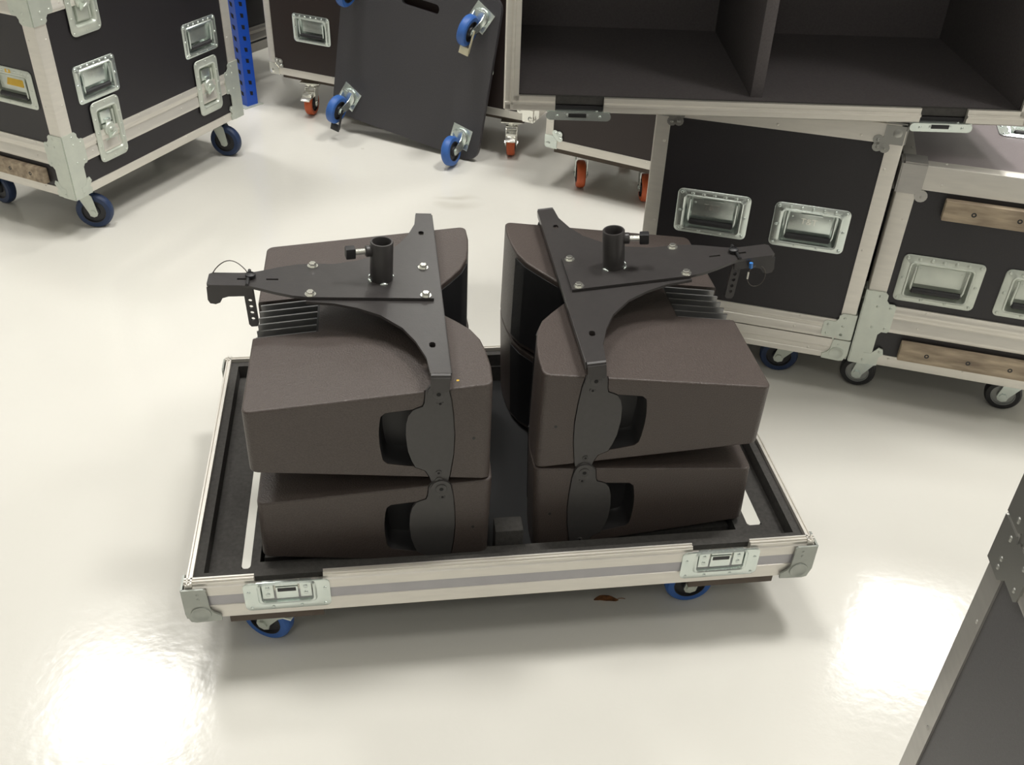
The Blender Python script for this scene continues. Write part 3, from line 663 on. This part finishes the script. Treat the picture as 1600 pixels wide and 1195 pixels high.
        b = MB(); b.tube([pts[3], pts[5]], .002, 8); b.build('crimp', 'white', t)
make_bracket('left', 8.0, 'black steel pole bracket on the left speaker stack, its tail with an arched wire', True)
make_bracket('right', 12.5, 'black steel pole bracket on the right speaker stack, its tail with a hanging wire loop', False)

# ------------------------------------------------------------------ the wheeled tray
TL, TW, TH, TZ = 1.2876, .7837, .1003, .1448
TM = place(-.62436, 1.31331, TZ, .14759)
tray = empty('transport_tray', TM, 'shallow aluminium edged black foam tray on blue casters, holding the four loudspeakers', 'wheeled tray')
b = MB(); b.box((.006, .006, 0), (TL-.006, TW-.006, .010)); b.build('base_board', 'shade_board', tray, smooth=0)
WALL = .016
def tray_wall(p0, p1, inn, cuts):
    p0, p1, inn = Vector(p0), Vector(p1), Vector(inn); d = (p1-p0).normalized(); ln = (p1-p0).length
    lower = [(0, 0), (0, .033), (.002, .0345), (WALL, .0345), (WALL, 0)]
    upper = [(0, .0625), (0, .0855), (.003, .0885), (.003, .0955), (.0055, .0955), (.0055, TH), (.0075, TH), (.0085, .097), (.0115, .097), (.0125, TH), (WALL, TH), (WALL, .0625), (.002, .061)]
    b = MB(); b.profile(lower, p0, p1, inn, (0, 0, 1)); b.build('bottom_extrusion', 'alu', tray)
    b = MB(); b.profile([(.0018, .034), (.0018, .063), (WALL-.001, .063), (WALL-.001, .034)], p0+d*.002, p1-d*.002, inn, (0, 0, 1)); b.build('side_panel', 'strip', tray)
    s = 0
    b = MB()
    for c0, c1 in cuts+[(ln, ln)]:
        b.profile(upper, p0+d*s, p0+d*c0, inn, (0, 0, 1)); s = c1
    for c0, c1 in cuts: b.profile([(.002, .060), (.002, .078), (WALL, .078), (WALL, .060)], p0+d*c0, p0+d*c1, inn, (0, 0, 1))
    b.build('rim_extrusion', 'alu', tray)
CUTS = [(.134, .268), (1.024, 1.148)]
tray_wall((0, 0, 0), (TL, 0, 0), (0, 1, 0), CUTS)
tray_wall((TL, TW, 0), (0, TW, 0), (0, -1, 0), [(TL-1.148, TL-1.024), (TL-.268, TL-.134)])
tray_wall((0, TW, 0), (0, 0, 0), (1, 0, 0), [])
tray_wall((TL, 0, 0), (TL, TW, 0), (-1, 0, 0), [])
# foam: side liners, floor with two long slots, white strip beneath, middle block, wedges under the cabinets
LI, FZ = .034, .055
for a, c in (((WALL, WALL, .010), (LI, TW-WALL, .090)), ((TL-LI, WALL, .010), (TL-WALL, TW-WALL, .090)), ((LI, WALL, .010), (TL-LI, LI, .092)), ((LI, TW-LI, .010), (TL-LI, TW-WALL, .090))):
    b = MB(); b.box(a, c); b.build('foam_liner', 'foam', tray, smooth=0)
slots = [(.098, .074, .117, .66), (1.180, .100, 1.212, .66)]
b = MB(); x0, y0, x1, y1 = LI, LI, TL-LI, TW-LI
cells_x = [x0, slots[0][0], slots[0][2], .165, .60, .70, 1.145, slots[1][0], slots[1][2], x1]
def foam_piece(a, c, z0=.010, z1=FZ): b.box((a[0], a[1], z0), (c[0], c[1], z1))
foam_piece((x0, y0), (slots[0][0], y1)); foam_piece((slots[0][0], y0), (slots[0][2], slots[0][1])); foam_piece((slots[0][0], slots[0][3]), (slots[0][2], y1)); foam_piece((slots[0][2], y0), (.135, y1))
foam_piece((slots[1][2], y0), (x1, y1)); foam_piece((slots[1][0], y0), (slots[1][2], slots[1][1])); foam_piece((slots[1][0], slots[1][3]), (slots[1][2], y1)); foam_piece((1.150, y0), (slots[1][0], y1))
foam_piece((.135, y0), (1.150, .090)); foam_piece((.135, .745), (1.150, y1))
b.build('foam_floor', 'foam', tray, smooth=0)
for s in slots:
    b = MB(); b.prism([(p[0], p[1]) for p in rrect(s[2]-s[0]-.001, s[3]-s[1]-.001, .0088, 0, (s[0]+s[2])/2, (s[1]+s[3])/2)], FZ-.020, FZ-.001); o = b.build('slot_liner', 'white', tray); o['label'] = 'bright white strip in the foam slot'
b = MB(); b.box((.622, .092, .010), (.682, .136, .094), .004); b.build('foam_divider', 'foam', tray)
for x0_, x1_ in ((.14, .40), (.86, 1.145)):
    b = MB(); b.box((x0_, .12, .010), (x1_, .70, .036)); b.build('foam_wedge', 'foam', tray, smooth=0)
# latches on the long side
for u0, u1 in ((.111, .280), (1.003, 1.170)):
    w_ = u1-u0; T = TM.inverted() @ TM @ frame(((u0+u1)/2, 0, 0), (1, 0, 0), (0, 0, 1), (0, -1, 0))
    b = MB(); b.loft([rrect(w_, .076, .012, 0, 0, .052), rrect(w_, .076, .012, .0025, 0, .052), rrect(w_-.003, .073, .011, .0035, 0, .052), rrect(.116, .060, .012, .0035, 0, .060), rrect(.110, .054, .010, .0065, 0, .060), rrect(.102, .050, .008, .005, 0, .061), rrect(.096, .046, .007, -.0065, 0, .062)])
    for x in (-w_/2+.012, -.030, .026, w_/2-.012): b.dome(x, .022, .0035, .0038, .0018, 8)
    for s in (-1, 1): b.dome(s*(w_/2-.010), .066, .0035, .0038, .0018, 8)
    o = b.build('latch', 'zinc', tray, T)
    for s in (-1, 1):
        c = MB(); c.box((s*.037-.0115, .046, -.0065), (s*.037+.0115, .088, .004), .002); c.dome(s*.037, .076, .004, .0048, .002, 10); c.dome(s*.037, .058, .004, .0048, .002, 10)
        c.build('latch_jaw', 'zinc', o)
    c = MB(); c.box((-.022, .044, -.006), (.022, .076, .003), .002); c.box((-.022, .080, -.006), (.022, .087, .004), .001); c.build('latch_tongue', 'zinc', o)
    c = MB(); c.box((-.018, .064, .0026), (.018, .0735, .0036), .0004); c.build('latch_slot', 'plastic', o)
for x, y, dx, dy in ((0, 0, 1, 1), (TL, 0, -1, 1), (0, TW, 1, -1), (TL, TW, -1, -1)): foot_corner(tray, (x, y, 0), dx, dy, .0, .088, m='cap_grey')
# caster boards and casters
for x0_, x1_ in ((.075, .262), (1.028, 1.215)):
    for y0_, y1_ in ((.002, .20), (.58, .78)):
        b = MB(); b.box((x0_, y0_, -.020), (x1_, y1_, 0), .002); b.build('caster_board', 'ply', tray)
for x, y, a in ((.172, .057, 155), (1.10, .087, 180), (.16, .68, 40), (1.12, .68, -20)):
    caster(tray, x, y, -.020, R(a), H=TZ-.020, r=.055, tyre='blue', fork='zinc_dull')

# ------------------------------------------------------------------ flight cases
def hole(u, v, w_, h_, s=.76, sv=.71): return (u-w_*s/2, v-h_*sv/2-.003, u+w_*s/2, v+h_*sv/2)
def at(fm, u, v, n=.0008): return fm @ Matrix.Translation((u, v, n))

# A: the big case at the left
L, D, H = .917, .52, .86
A = empty('flight_case', place(-1.534, 3.120, .16, R(66.1)), 'tall black flight case at the left with butterfly latches, a pine batten and navy casters', 'flight case', 'flight cases standing on casters')
F = case_faces(L, D, H)
HA = [(.200, .362), (.735, .364)]; BA = [(.206, .185), (.737, .176), (.200, .622), (.737, .622)]; HL = (D-.165, .368)
hol = {'front': [hole(u, v, .19, .128) for u, v in HA]+[hole(u, v, .132, .214, .66, .70) for u, v in BA], 'left': [hole(*HL, .2, .128)]}
box_shell(L, D, H, hol).build('panel', 'laminate', A, smooth=0)
edge_extrusions(A, L, D, H, wv=.046, wt=.04, wb=.030)
seam(A, L, D, .112, .190); seam(A, L, D, .610, .690)
for u, v in HA: handle(A, at(F['front'], u, v), .19, .128)
for u, v in BA: butterfly(A, at(F['front'], u, v, .005))
handle(A, at(F['left'], *HL), .2, .128, m='zinc_dull', paint=True)
wood_rail(A, F['left'], .10, D-.105, .040, .094); 
for p, dx, dy in (((0, 0, 0), 1, 1), ((L, 0, 0), -1, 1), ((0, D, 0), 1, -1)):
    brace(A, p, dx, dy, -.004, .225, zw0=.108, zw1=.196, wing=.082, narrow=.058)
    brace(A, p, dx, dy, .585, .715, zw0=.612, zw1=.688, wing=.082, narrow=.05)
    for u_, n_ in ((Vector((dx, 0, 0)), Vector((0, -dy, 0))), (Vector((0, dy, 0)), Vector((-dx, 0, 0)))):
        c = MB(); c.T = frame(p, u_, (0, 0, 1), n_); c.prism([(.03, .0), (.070, -.002), (.074, .016), (.066, .024), (.078, .042), (.072, .056), (.060, .054), (.046, .032), (.03, .032)], .003, .0074); c.dome(.068, .046, .0074, .004, .002, 8)
        c.build('corner_foot', 'zinc_dull', A)
    ball_corner(A, (p[0], p[1], H), dx, dy, -1)
for x, y, a in ((.085, .075, -60), (.832, .075, -75), (.085, .445, 85), (.832, .43, 20)): caster(A, x, y, 0, R(a), H=.16, r=.064, tyre='navy', fork='zinc_dull', hub='hub')

# B: brown case behind the leaning board
L, D, H = 1.29, .60, .90
B = empty('flight_case', place(-1.148, 4.454, .17, R(-22.2)), 'brown flight case with one steel handle in view, behind the leaning caster board', 'flight case', 'flight cases standing on casters')
F = case_faces(L, D, H); HB = (.237, .222)
box_shell(L, D, H, {'front': [hole(*HB, .188, .122), hole(1.012, .222, .188, .122)]}).build('panel', 'laminate_brown', B, smooth=0)
edge_extrusions(B, L, D, H, wv=.030, wt=.03, wb=.030)
handle(B, at(F['front'], *HB), .188, .122); handle(B, at(F['front'], 1.012, .222), .188, .122)
for x, dx in ((0, 1), (L, -1)): ball_corner(B, (x, 0, 0), dx, 1, 1, m='chrome'); ball_corner(B, (x, 0, H), dx, 1, -1)
b = MB(); b.box((.05, .02, -.022), (L-.05, D-.02, -.0005)); b.build('caster_board', 'ply', B, smooth=0)
for x, y, a in ((.185, .050, -78), (L-.115, .050, -70), (.185, .52, 90), (L-.115, .52, 60)): caster(B, x, y, -.022, R(a), H=.148, r=.055, tyre='orange', fork='chrome', brake=y < .1, swing=.034)

# J: case behind the blue upright
L, D, H = .62, .60, .85
J = empty('flight_case', place(-1.41, 4.56, .16, R(60)), 'dark flight case half hidden behind the blue rack upright', 'flight case', 'flight cases standing on casters')
box_shell(L, D, H, {}).build('panel', 'laminate', J, smooth=0)
edge_extrusions(J, L, D, H, wv=.035, wb=.04, m='alu_grey'); seam(J, L, D, .05, .115, m='alu_grey')
for x, y in ((.08, .07), (L-.08, .07), (.08, D-.07), (L-.08, D-.07)): caster(J, x, y, 0, R(200), H=.16, r=.05, tyre='rubber')

# D: case with orange casters below the open lid
L, D, H = .56, .60, .60
Dc = empty('flight_case', place(.097, 3.703, .18, R(-26)), 'dark flight case with a ball corner and orange casters, seen below the open lid', 'flight case', 'flight cases standing on casters')
box_shell(L, D, H, {}).build('panel', 'laminate_brown', Dc, smooth=0)
edge_extrusions(Dc, L, D, H, wv=.030, wb=.032)
for x, dx in ((0, 1), (L, -1)): ball_corner(Dc, (x, 0, 0), dx, 1, 1, m='zinc'); ball_corner(Dc, (x, 0, H), dx, 1, -1)
b = MB(); b.box((.03, .015, -.026), (L-.03, D-.02, -.0005)); b.build('caster_board', 'ply', Dc, smooth=0)
for x, y, a in ((.105, .116, -62), (.375, .129, -60), (.155, .5, 100), (.435, .5, 80)): caster(Dc, x, y, -.026, R(a), H=.154, r=.055, tyre='orange', fork='zinc', swing=.034)

# E: case with two handles under the lid
L, D, H = .613, .66, .695
E_ = empty('flight_case', place(.947-.613*math.cos(R(14)), 2.363+.613*math.sin(R(14)), .125, R(-14)), 'black flight case with two sprung handles side by side, carrying the open lid', 'flight case', 'flight cases standing on casters')
F = case_faces(L, D, H); HE = [(.180, .390), (.439, .390)]
box_shell(L, D, H, {'front': [hole(u, v, .196, .128) for u, v in HE]}).build('panel', 'laminate', E_, smooth=0)
edge_extrusions(E_, L, D, H, wv=.037, wt=.048, wb=.03)
seam(E_, L, D, .066, .127)
b = MB(); b.T = F['front']
b.profile([(0, 0), (.0042, 0), (.0042, .016), (.0026, .018), (.0026, .034), (.0042, .036), (.0042, .063), (0, .063)], (.004, 0, 0), (L-.004, 0, 0), (0, 0, 1), (0, 1, 0))
b.build('base_extrusion', 'alu', E_)
for i, (u, v) in enumerate(HE): handle(E_, at(F['front'], u, v), .196, .128, stamp='T&T')
for x, dx in ((0, 1), (L, -1)):
    foot_corner(E_, (x, 0, 0), dx, 1, 0, .064); ball_corner(E_, (x, 0, H), dx, 1, -1, r=.027, m='steel_dark', inset=.018)
    brace(E_, (x, 0, 0), dx, 1, .068, .150, zw0=.070, zw1=.122, wing=.078, narrow=.040)
for x, y, a in ((.478, .085, 182), (.13, .085, 170), (.478, .57, 20), (.13, .57, 0)): caster(E_, x, y, 0, R(a), H=.125, r=.056, tyre='navy', fork='zinc_dull')

# F: lower case at the right edge
L, D, H = .60, .66, .597
F_ = empty('flight_case', place(.964, 2.357, .13, R(-14.3)), 'low black flight case at the right edge with two pine battens and paired handles', 'flight case', 'flight cases standing on casters')
F = case_faces(L, D, H); HF_ = [(.165, .284), (.420, .284)]; TOPH = (.335, .345)
box_shell(L, D, H, {'front': [hole(u, v, .206, .14) for u, v in HF_]}, skip=('top',)).build('panel', 'laminate', F_, smooth=0)
box_shell(L, D, H, {'top': [hole(TOPH[0]+.02, TOPH[1], .2, .128)]}, only=('top',)).build('top_panel', 'laminate_top_sheen', F_, smooth=0)
edge_extrusions(F_, L, D, H, wv=.045, wt=.062, wb=.033)
seam(F_, L, D, .110, .193)
for u, v in HF_: handle(F_, at(F['front'], u, v), .206, .14, m='zinc_dull')
handle(F_, at(F['top'], TOPH[0]+.02, TOPH[1]), .2, .128, m='zinc')
wood_rail(F_, F['front'], .119, L-.119, .468, .522); wood_rail(F_, F['front'], .119, L-.119, .036, .092)
for x, dx in ((0, 1), (L, -1)):
    p = (x, 0, 0)
    brace(F_, p, dx, 1, -.004, .232, zw0=.108, zw1=.198, wing=.080, narrow=.052)
    for u_, n_ in ((Vector((dx, 0, 0)), Vector((0, -1, 0))), (Vector((0, 1, 0)), Vector((-dx, 0, 0)))):
        c = MB(); c.T = frame(p, u_, (0, 0, 1), n_); c.prism([(.03, .0), (.072, -.002), (.072, .024), (.082, .036), (.078, .052), (.066, .056), (.05, .036), (.03, .034)], .003, .0074); c.dome(.071, .044, .0074, .005, .002, 8)
        c.build('corner_foot', 'zinc_dull', F_)
        c = MB(); c.T = frame(p, u_, (0, 0, 1), n_); c.prism([(-.004, H-.075), (.055, H-.075), (.055, H+.003), (-.004, H+.003)], .003, .0074)
        c.prism([(.058+.016*math.cos(q*PI/7), H-.078+.016*math.sin(q*PI/7)) for q in range(14)], .003, .0078); c.dome(.060, H-.080, .0078, .0045, .002, 8)
        c.build('corner_cap', 'alu_grey', F_)
    c = MB(); c.T = F['top']; x0_ = x if dx > 0 else x-.055; c.prism([(x0_, -.004), (x0_+.055, -.004), (x0_+.055, .05), (x0_, .05)], .003, .0070)
    c.build('corner_cap', 'alu_grey', F_)
for x, y, a in ((.078, .075, 172), (.485, .085, 172), (.078, .58, 10), (.485, .58, 20)): caster(F_, x, y, 0, R(a), H=.13, r=.050, tyre='rubber', hub='greyhub', fork='zinc')

# H: near case at the right bottom corner
L, D, H = .88, .60, .93
Hc = empty('flight_case', place(.630, .916, .13, R(265)), 'nearest flight case, cut off by the bottom right corner, grey riveted braces', 'flight case', 'flight cases standing on casters')
box_shell(L, D, H, {}).build('panel', 'laminate_grey', Hc, smooth=0)
edge_extrusions(Hc, L, D, H, wv=.042, wt=.04, wb=.035, m='alu_grey'); seam(Hc, L, D, .690, .750, m='alu_grey')
for x, dx in ((0, 1), (L, -1)):
    brace(Hc, (x, 0, 0), dx, 1, .668, .744, zw0=.684, zw1=.744, wing=.095, narrow=.046, m='steel_dark')
    brace(Hc, (x, 0, 0), dx, 1, .749, .84, zw0=.749, zw1=.80, wing=.095, narrow=.046, m='steel_dark')
for x, y in ((.08, .08), (L-.08, .08), (.08, D-.08), (L-.08, D-.08)): caster(Hc, x, y, 0, R(30), H=.13, r=.05, tyre='navy')

# ------------------------------------------------------------------ G: open lid on its side, on top of case E
L, D, H = 1.29, .62, .784     # length, depth (away from the viewer), height
G = empty('flight_case_lid', place(-.043, 2.343, .8335, R(1.03)), 'open empty half of a flight case lying on its side, felt lined and divided', 'case lid')
b = MB(); t_ = .010
b.box((0, .01, 0), (L, D, t_)); b.box((0, .01, H-t_), (L, D, H)); b.box((0, .01, t_), (t_, D, H-t_)); b.box((L-t_, .01, t_), (L, D, H-t_)); b.box((t_, D-t_, t_), (L-t_, D, H-t_))
b.build('panel', 'laminate', G, smooth=0)
b = MB(); q0, q1 = t_+.0005, .030
b.box((q0, .022, q0), (L-q0, D-t_-.001, q1)); b.box((q0, .022, H-q1), (L-q0, D-t_-.001, H-q0)); b.box((q0, .022, q1), (q1, D-t_-.001, H-q1)); b.box((L-q1, .022, q1), (L-q0, D-t_-.001, H-q1)); b.box((q1, D-q1, q1), (L-q1, D-t_-.001, H-q1))
b.build('felt_lining', 'lining', G, smooth=0)
b = MB(); b.box((q0, .0142, q0), (L-q0, .0215, q1+.002)); b.build('liner_edge', 'foam', G, smooth=0)
b = MB(); b.box((.604, .050, q1), (.634, D-q1-.001, H-q1), .002); b.build('divider', 'lining', G)
LIP = [(-.002, 0), (-.002, .010), (-.006, .012), (-.006, .016), (.001, .018), (.001, .030), (.012, .030), (.014, .028), (.014, .0), (.012, -.003), (.05, -.003), (.05, -.0), (.05, -.004), (0, -.004)]
LIP = [(.05, -.0035), (.002, -.0035), (-.002, .0005), (-.002, .012), (-.006, .014), (-.006, .019), (.001, .021), (.001, .033), (.010, .033), (.010, .0), (.05, 0)]
def lid_edge(p0, p1, inward, cuts):
    p0, p1 = Vector(p0), Vector(p1); d = (p1-p0).normalized(); ln = (p1-p0).length; b = MB(); s = 0
    for c0, c1 in cuts+[(ln, ln)]: b.profile(LIP, p0+d*s, p0+d*c0, (0, 1, 0), inward); s = c1
    b.build('rim_extrusion', 'alu', G)
lid_edge((0, 0, 0), (L, 0, 0), (0, 0, 1), [(.122, .240), (1.014, 1.128)]); lid_edge((0, 0, H), (L, 0, H), (0, 0, -1), [(.122, .240), (1.014, 1.128)])
lid_edge((0, 0, 0), (0, 0, H), (1, 0, 0), []); lid_edge((L, 0, 0), (L, 0, H), (-1, 0, 0), [])
for u0, u1 in ((.122, .240), (1.014, 1.128)):
    um = (u0+u1)/2; b = MB(); b.T = frame((um-.001, -.0035, -.0115), (1, 0, 0), (0, 0, 1), (0, -1, 0)); b.prism([(p[0], p[1]) for p in rrect(u1-u0+.040, .021, .010, 0)], 0, .002)
    for s_ in (-1, 1): b.dome(s_*.052, 0, .002, .004, .002, 8)
    b.build('latch_plate', 'zinc', G); b = MB()
    b.box((u0+.002, .010, .014), (u1-.002, .0140, .0315)); b.build('liner_flap', 'foam', G)
    b = MB(); b.box((u0-.02, -.001, -.0035), (u1+.018, .075, -.0005), .001)
    b.box((um-.034, -.006, -.018), (um+.026, .050, -.003), .004); b.dome(u1-.016, .004, -.0005, .004); b.build('latch', 'zinc', G)
    b = MB(); b.box((um-.026, -.0072, -.014), (um+.018, -.004, -.004), .001); b.build('latch_slot', 'plastic', G)

# ------------------------------------------------------------------ C: caster board standing on edge
ang, lean, rol = R(-25), R(6), R(6.5)
d = Vector((math.cos(ang), math.sin(ang), 0)); nb = Vector((-d.y, d.x, 0)); upv = Vector((0, 0, 1))*math.cos(lean)+nb*math.sin(lean)
ub = d*math.cos(rol)-upv*math.sin(rol); vb = d*math.sin(rol)+upv*math.cos(rol); nn = ub.cross(vb)
org = Vector((-.343, 3.989, 0))+d*.172+upv*.0006
BM_ = frame(org, ub, vb, nn)
cb = empty('caster_board', BM_, 'dark board with four blue casters and a hand slot, leaning on its edge', 'caster board')
b = MB(); outl = [(p[0]-.365, p[1]+.335) for p in rrect(.73, .67, .055, 0, n=6)]; b.prism(outl, -.018, 0)
bo = b.build('board', 'laminate_board', cb)
c = MB(); c.T = BM_; c.prism([(p[0]-.357, p[1]+.556) for p in rrect(.176, .038, .018, 0)], -.05, .05); boolean(bo, [c.build('cutter', 'black')])
for u, v, a, bk, pd in ((-.083, .579, 97, True, 'cream'), (-.088, .088, 78, False, 'chrome'), (-.646, .090, 95, True, 'plastic'), (-.646, .579, 95, False, 'chrome')):
    mx = Matrix.Translation((u, v, 0)) @ Matrix.Rotation(PI, 4, 'X')
    caster(cb, 0, 0, 0, R(a), H=.15, r=.061, tyre='blue', fork='zinc', brake=bk, mx=mx, plate_rot=R(20), pedal=pd)

# ------------------------------------------------------------------ blue rack upright
U = empty('rack_upright', place(-1.292, 4.50, 0, R(-38)), 'blue perforated steel rack upright on a foot plate beside the tall flight case', 'rack upright')
b = MB(); b.prism([(-.045, -.03), (.045, -.03), (.045, .03), (.042, .03), (.042, -.0265), (-.042, -.0265), (-.042, .03), (-.045, .03)], .004, 2.6)
b.m = 1
for i in range(40):
    z = .06+.05*i
    for s in (-1, 1): b.prism([(s*.016-.008, z), (s*.016+.008, z-.008), (s*.016+.008, z-.001), (s*.016-.008, z+.007)], .0295, .0306) if False else None
    for s in (-1, 1): b.T = frame((s*.018, -.03, z), (1, 0, 0), (0, 0, 1), (0, -1, 0)); b.prism([(-.010, .012), (.008, .006), (.008, -.012), (-.006, -.008)], -.001, .0006)
    b.T = frame((.045, 0, z), (0, 1, 0), (0, 0, 1), (1, 0, 0)); b.prism([(-.009, .011), (.008, .006), (.008, -.012), (-.006, -.008)], -.001, .0006)
b.T = Matrix.Identity(4); b.build('post', ['bluepaint', 'hole'], U, smooth=0)
b = MB(); b.box((-.075, -.055, 0), (.06, .05, .004), .001); b.build('foot_plate', 'zinc_dull', U)

# ------------------------------------------------------------------ dry leaf on the floor
b = MB(); N = 9; vs = []; fs = []
for i in range(N):
    s = i/(N-1); x = -.028+.056*s; wd = .0085*math.sin(PI*min(1, s*.96+.02))**.7
    for j in range(5): q = j/4*2-1; vs.append((x, wd*q+.002*math.sin(s*5), .0008+.004*q*q*math.sin(PI*s)+.0015*math.sin(s*7)**2))
nv = len(vs)
for i in range(N-1):
    for j in range(4): fs.append((i*5+j, i*5+5+j, i*5+6+j, i*5+1+j))
b.add(vs, fs); b.tube([(.027, .002, .001), (.036, .003, .0012), (.044, .001, .001)], .0008, 6)
lf = b.build('dry_leaf', 'leaf', None, place(.232, 1.535, .0002, R(4)), smooth=60); md = lf.modifiers.new('thickness', 'SOLIDIFY'); md.thickness = .0006
tag(lf, 'curled brown dry leaf on the floor in front of the wheeled tray', 'leaf')
